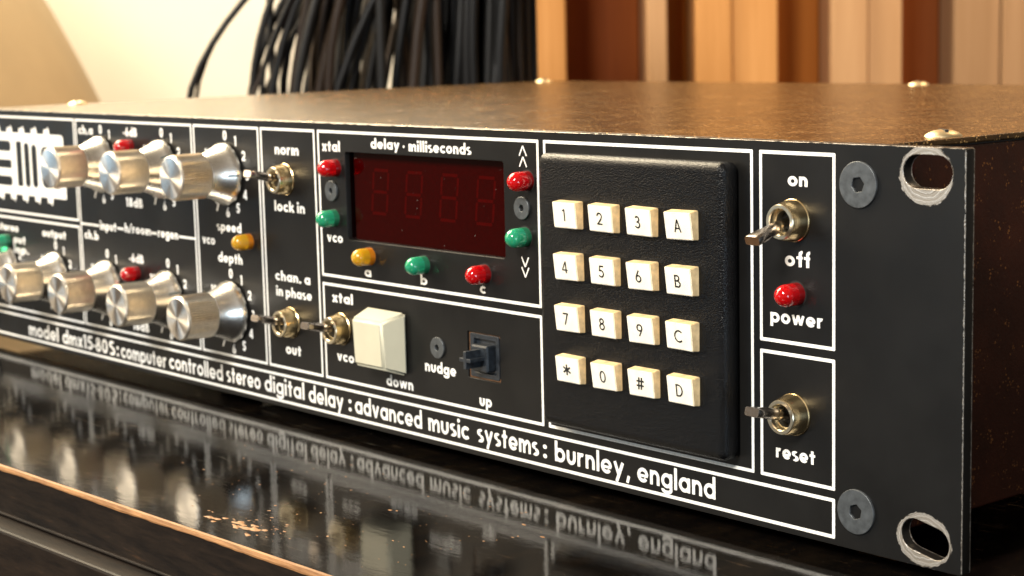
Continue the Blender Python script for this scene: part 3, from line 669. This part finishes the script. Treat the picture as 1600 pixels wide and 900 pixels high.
# small pale flecks lying on the top
vs, fs = [], []
def chip(x, y, r):
    n = random.randint(6, 9); k = len(vs); ex = random.uniform(1.2, 2.6); a0 = random.uniform(-.4, .4)
    for i in range(n):
        a = 2 * PI * i / n; rr = r * random.uniform(.45, 1.0); px, py = rr * ex * math.cos(a), rr * math.sin(a)
        vs.append((x + px * math.cos(a0) - py * math.sin(a0), y + px * math.sin(a0) + py * math.cos(a0), -2.97))
    vs.append((x, y, -2.97 + r * .22)); c0 = k + n
    for i in range(n): fs.append((k + i, k + (i + 1) % n, c0))
for i in range(34): chip(random.gauss(-151, 8), random.gauss(-77, 4.5), random.choice((.15, .2, .3, .4, .9)))
for i in range(14): chip(random.gauss(-153, 3.5), random.gauss(-79, 1.8), random.choice((.7, 1.0, 1.3)))
for i in range(130): chip(random.uniform(-230, -95), random.uniform(-82, -20), random.choice((.12, .15, .2, .3)))
for x, y, r in ((-161, -62, .5), (-176, -77, .3), (-136.7, -44.3, .6), (-135, -43.6, .5), (-173, -32, .35), (-158, -66, .5), (-150, -63, .4), (-147, -58, .4), (-148, -79, 1.0), (-151, -80, 1.1), (-154, -78, .8), (-139, -74, .5), (-103, -30, .5), (-92, -34, .5)): chip(x, y, r)
fl_ = link('pale_flecks', pydata('pale_flecks', vs, fs), M['bare_wood']); fl_['kind'] = 'stuff'; fl_['label'] = 'small pale orange-brown flecks scattered over the black top'; fl_['category'] = 'flakes'

# ================================================================== ROOM BEHIND
fh = Vector((-.762, .6475, 0)).normalized(); rh = Vector((.6475, .762, 0)).normalized(); C0 = Vector((220.4, -306.7, 0))
def W(d, s_, z): v = C0 + fh * d + rh * s_; return (v.x, v.y, z)
def oriented(name, d, s_, z): # empty in the room's own axes (x along the back wall, y away)
    o = empty(name, W(d, s_, z)); o.rotation_euler = (0, 0, math.atan2(rh.y, rh.x)); return o
fl = link('floor', pydata('floor', [(-6000, -4000, -903), (4000, -4000, -903), (4000, 6000, -903), (-6000, 6000, -903)], [(0, 1, 2, 3)]), M['floorwood']); fl['kind'] = 'structure'
wl = link('wall', box('wall', -2600, 2600, 0, 120, 0, 3000), M['wall']); wl['kind'] = 'structure'; wl.location = Vector(W(2300, 0, -903)) * MM; wl.rotation_euler = (0, 0, math.atan2(rh.y, rh.x))
# wooden diffuser of strips of unequal depth
df = oriented('wooden_diffuser', 1400, 0, -903); df['label'] = 'tall wooden slatted acoustic diffuser of pale and brown strips behind the unit'; df['category'] = 'acoustic panel'
k_ = 1400 / 2876
def su(u): return (u - 800) * k_
cols = [(804, 893, 0, 'pine', 0), (893, 1018, 80, 'shaded_brown_wood', 0), (1018, 1050, 0, 'pine2', 0), (1050, 1093, 60, 'orange_wood', 0), (1093, 1150, 0, 'pine', 0), (1150, 1222, 3, 'pine', 0), (1222, 1306, 60, 'orange_wood', 0),
        (1306, 1365, 10, 'pine2', 0), (1365, 1420, 14, 'pine2', 0), (1420, 1505, 70, 'shaded_brown_wood', 0), (1505, 1580, 25, 'falloff_pine', 0), (1580, 1660, 20, 'falloff_pine', 0), (1660, 1740, 90, 'shaded_brown_wood', 0), (1740, 1840, 0, 'pine', 0)]  # light falloff towards the right is put into the duller strips
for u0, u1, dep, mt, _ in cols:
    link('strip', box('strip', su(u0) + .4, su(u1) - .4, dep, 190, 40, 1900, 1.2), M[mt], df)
link('back_board', box('back_board', su(804), su(1840), 190.5, 206, 20, 1920, 1), M['shaded_brown_wood'], df); link('base', box('base', su(804) - 6, su(1840) + 6, -10, 210, 0, 39, 2), M['shaded_brown_wood'], df)
# rounded tan shade on a stand
sh = oriented('floor_lamp', 1700, -800, -903); sh['label'] = 'floor lamp with a large smooth tan dome shade behind the left end of the unit'; sh['category'] = 'lamp'
pr = [(455, -200), (450, -100), (436, 0), (417, 52), (398, 95), (375, 142), (335, 210), (270, 300), (180, 380), (90, 430), (30, 445), (0, 447)]
me = lathe('shade', [(r, z + 903) for r, z in pr], 96, axis='Z'); smooth_by_angle(me, 60); link('shade', me, M['tan'], sh)
link('pole', lathe('pole', [(0, 30), (14, 30), (14, 1340), (0, 1340)], 20, axis='Z'), M['steel'], sh); link('stand_base', lathe('stand_base', [(0, 0), (170, 0), (165, 22), (20, 30), (0, 30)], 40, axis='Z'), M['steel'], sh)
# cables hanging from a hook rail
rail = oriented('cable_rail', 1040, 0, 172); rail['label'] = 'black steel hook rail carrying the hanging black cables'; rail['category'] = 'rail'
link('bar', box('bar', -70, 60, -26, 26, -6, 4, 1.5), M['steel'], rail); link('post', box('post', -40, -20, 12, 24, -1075, -6, 1), M['steel'], rail); link('foot_plate', box('foot_plate', -170, 40, -60, 160, -1075, -1065, 2), M['steel'], rail)
def tube(name, pts, r, n=8):
    vs, fs = [], []
    P = [Vector(p) for p in pts]; side = None
    for i, p in enumerate(P):
        t = (P[min(i + 1, len(P) - 1)] - P[max(i - 1, 0)]).normalized(); a = t.cross(fh).normalized(); b_ = t.cross(a).normalized()
        for k in range(n): th = 2 * PI * k / n; v = p + (a * math.cos(th) + b_ * math.sin(th)) * r; vs.append(tuple(v))
    for i in range(len(P) - 1):
        for k in range(n): j = (k + 1) % n; fs.append((i * n + k, i * n + j, (i + 1) * n + j, (i + 1) * n + k))
    fs.append(tuple(range(n))[::-1]); fs.append(tuple(range((len(P) - 1) * n, len(P) * n)))
    me = pydata(name, vs, fs); 
    for p_ in me.polygons: p_.use_smooth = True
    return me
def cable(u, y, lean, r, d, mat, lab, top=None):
    """falls plumb at the bottom and arches up to the right, over the rail and down behind it; u, y give the spot it passes"""
    kk = 2876 / d; s0 = (u - 800) / kk; z0 = 113.7 + (48 - y) / kk
    s_top = min(0, max(s0 + 4, random.uniform(-75, -2)) if lean > 0 else min(s0 + random.uniform(2, 14), 1)) if top is None else top
    B = (108 if lean > .85 else random.uniform(115, 270)); peak = random.uniform(182, 205); zc = peak - B
    t0 = min(.93, max(0, (z0 - zc) / B)); q = 1 - math.sqrt(1 - t0 * t0)
    sb = (s0 - s_top * q) / (1 - q); A = s_top - sb; pts = []
    ph, am = random.uniform(0, 6.3), random.uniform(.6, 5.5)
    fq = random.uniform(.018, .05); wob = lambda z: am * math.sin(z * fq + ph)
    z = -120.
    while z < zc: pts.append(W(d + wob(z * .6), sb + wob(z) - .0009 * (zc - z) ** 2 * lean, z)); z += 16
    for i in range(1, 15):
        a = PI / 2 * i / 14; z = zc + B * math.sin(a); pts.append(W(d + wob(z * .6) * (1 - i / 14) + 14 * (i / 14) ** 3, sb + A * (1 - math.cos(a)) + wob(z) * (1 - i / 14), z))
    for i in range(1, 9):
        a = PI * i / 8; pts.append(W(d + 14 + 26 * (1 - math.cos(a)), s_top + 1.5 * i, peak + 9 * math.sin(a) - (5 * i if i > 4 else 0)))
    for i in range(1, 6): pts.append(W(d + 66, s_top + 12, peak - 40 - 60 * i))
    o = link('hanging_cable', tube('hanging_cable', pts, r), M[mat]); o['label'] = lab; o['category'] = 'cable'; o['group'] = 'cables hanging behind the unit'
    return o
cable(312, 150, .9, 1.8, 1000, 'cable', 'leftmost black cable, standing apart and bowing out to the left', top=4)
cable(322, 120, .9, 1.1, 1004, 'cable2', 'thin dark cable running just inside the leftmost black cable', top=0)
LT = 'thin black cable at the sparse left side of the bundle, pale wall showing round it'
ORD = ['third', 'fourth', 'fifth', 'sixth', 'seventh', 'eighth', 'ninth', 'tenth', 'eleventh', 'twelfth', 'thirteenth', 'fourteenth']
SP = sorted(((392, 140, .42, 2.0, 'cable'), (398, 140, .12, 1.5, 'cable2'), (404, 150, .75, 1.9, 'cable'), (418, 150, .30, 1.6, 'cable'), (428, 150, .62, 2.2, 'cable'), (436, 130, -.10, 2.0, 'cable'), (447, 150, .46, 2.1, 'cable'),
                    (458, 150, .30, 1.8, 'cable2'), (465, 150, .62, 2.4, 'cable'), (430, 120, .15, 1.4, 'cable'), (473, 120, .25, 2.2, 'cable2'), (480, 150, .4, 2.4, 'cable')))
for q, (u, y, sl, r, m_) in enumerate(SP):
    how = 'steeply leaning' if sl > .5 else ('leaning' if sl > .2 else 'nearly upright'); tone = 'dark brown' if m_ == 'cable2' else 'black'; th = 'thick' if r > 2.05 else 'thin'
    cable(u, y, sl, r, 1000 + random.uniform(-15, 15), m_, '%s hanging cable, %s from the left along the unit top' % (tone, ORD[q]))
LM = 'black or dark brown cable in the dense leaning middle of the bundle'
for i in range(46):
    u = 497 + 198 * (i / 45) + random.uniform(-9, 9); cable(u, random.choice((150, 110, 70)), .5, random.uniform(1.9, 3.0), 1015 + random.uniform(-25, 60), random.choice(('cable', 'cable2', 'cable')), LM)
LR = 'black cable hanging plumb at the right edge of the bundle beside the wooden slats'
for i in range(44):
    u = 640 + 160 * ((i % 22) / 21) + random.uniform(-3, 3); u = min(u, 797); cable(u, 100, 0, random.uniform(2.6, 3.6), 1030 + (25 if i > 21 else 0) + random.uniform(-12, 25), 'cable', LR)
print('tris', sum(len(o.data.polygons) for o in bpy.data.objects if o.type == 'MESH'), 'objs', len(bpy.data.objects))
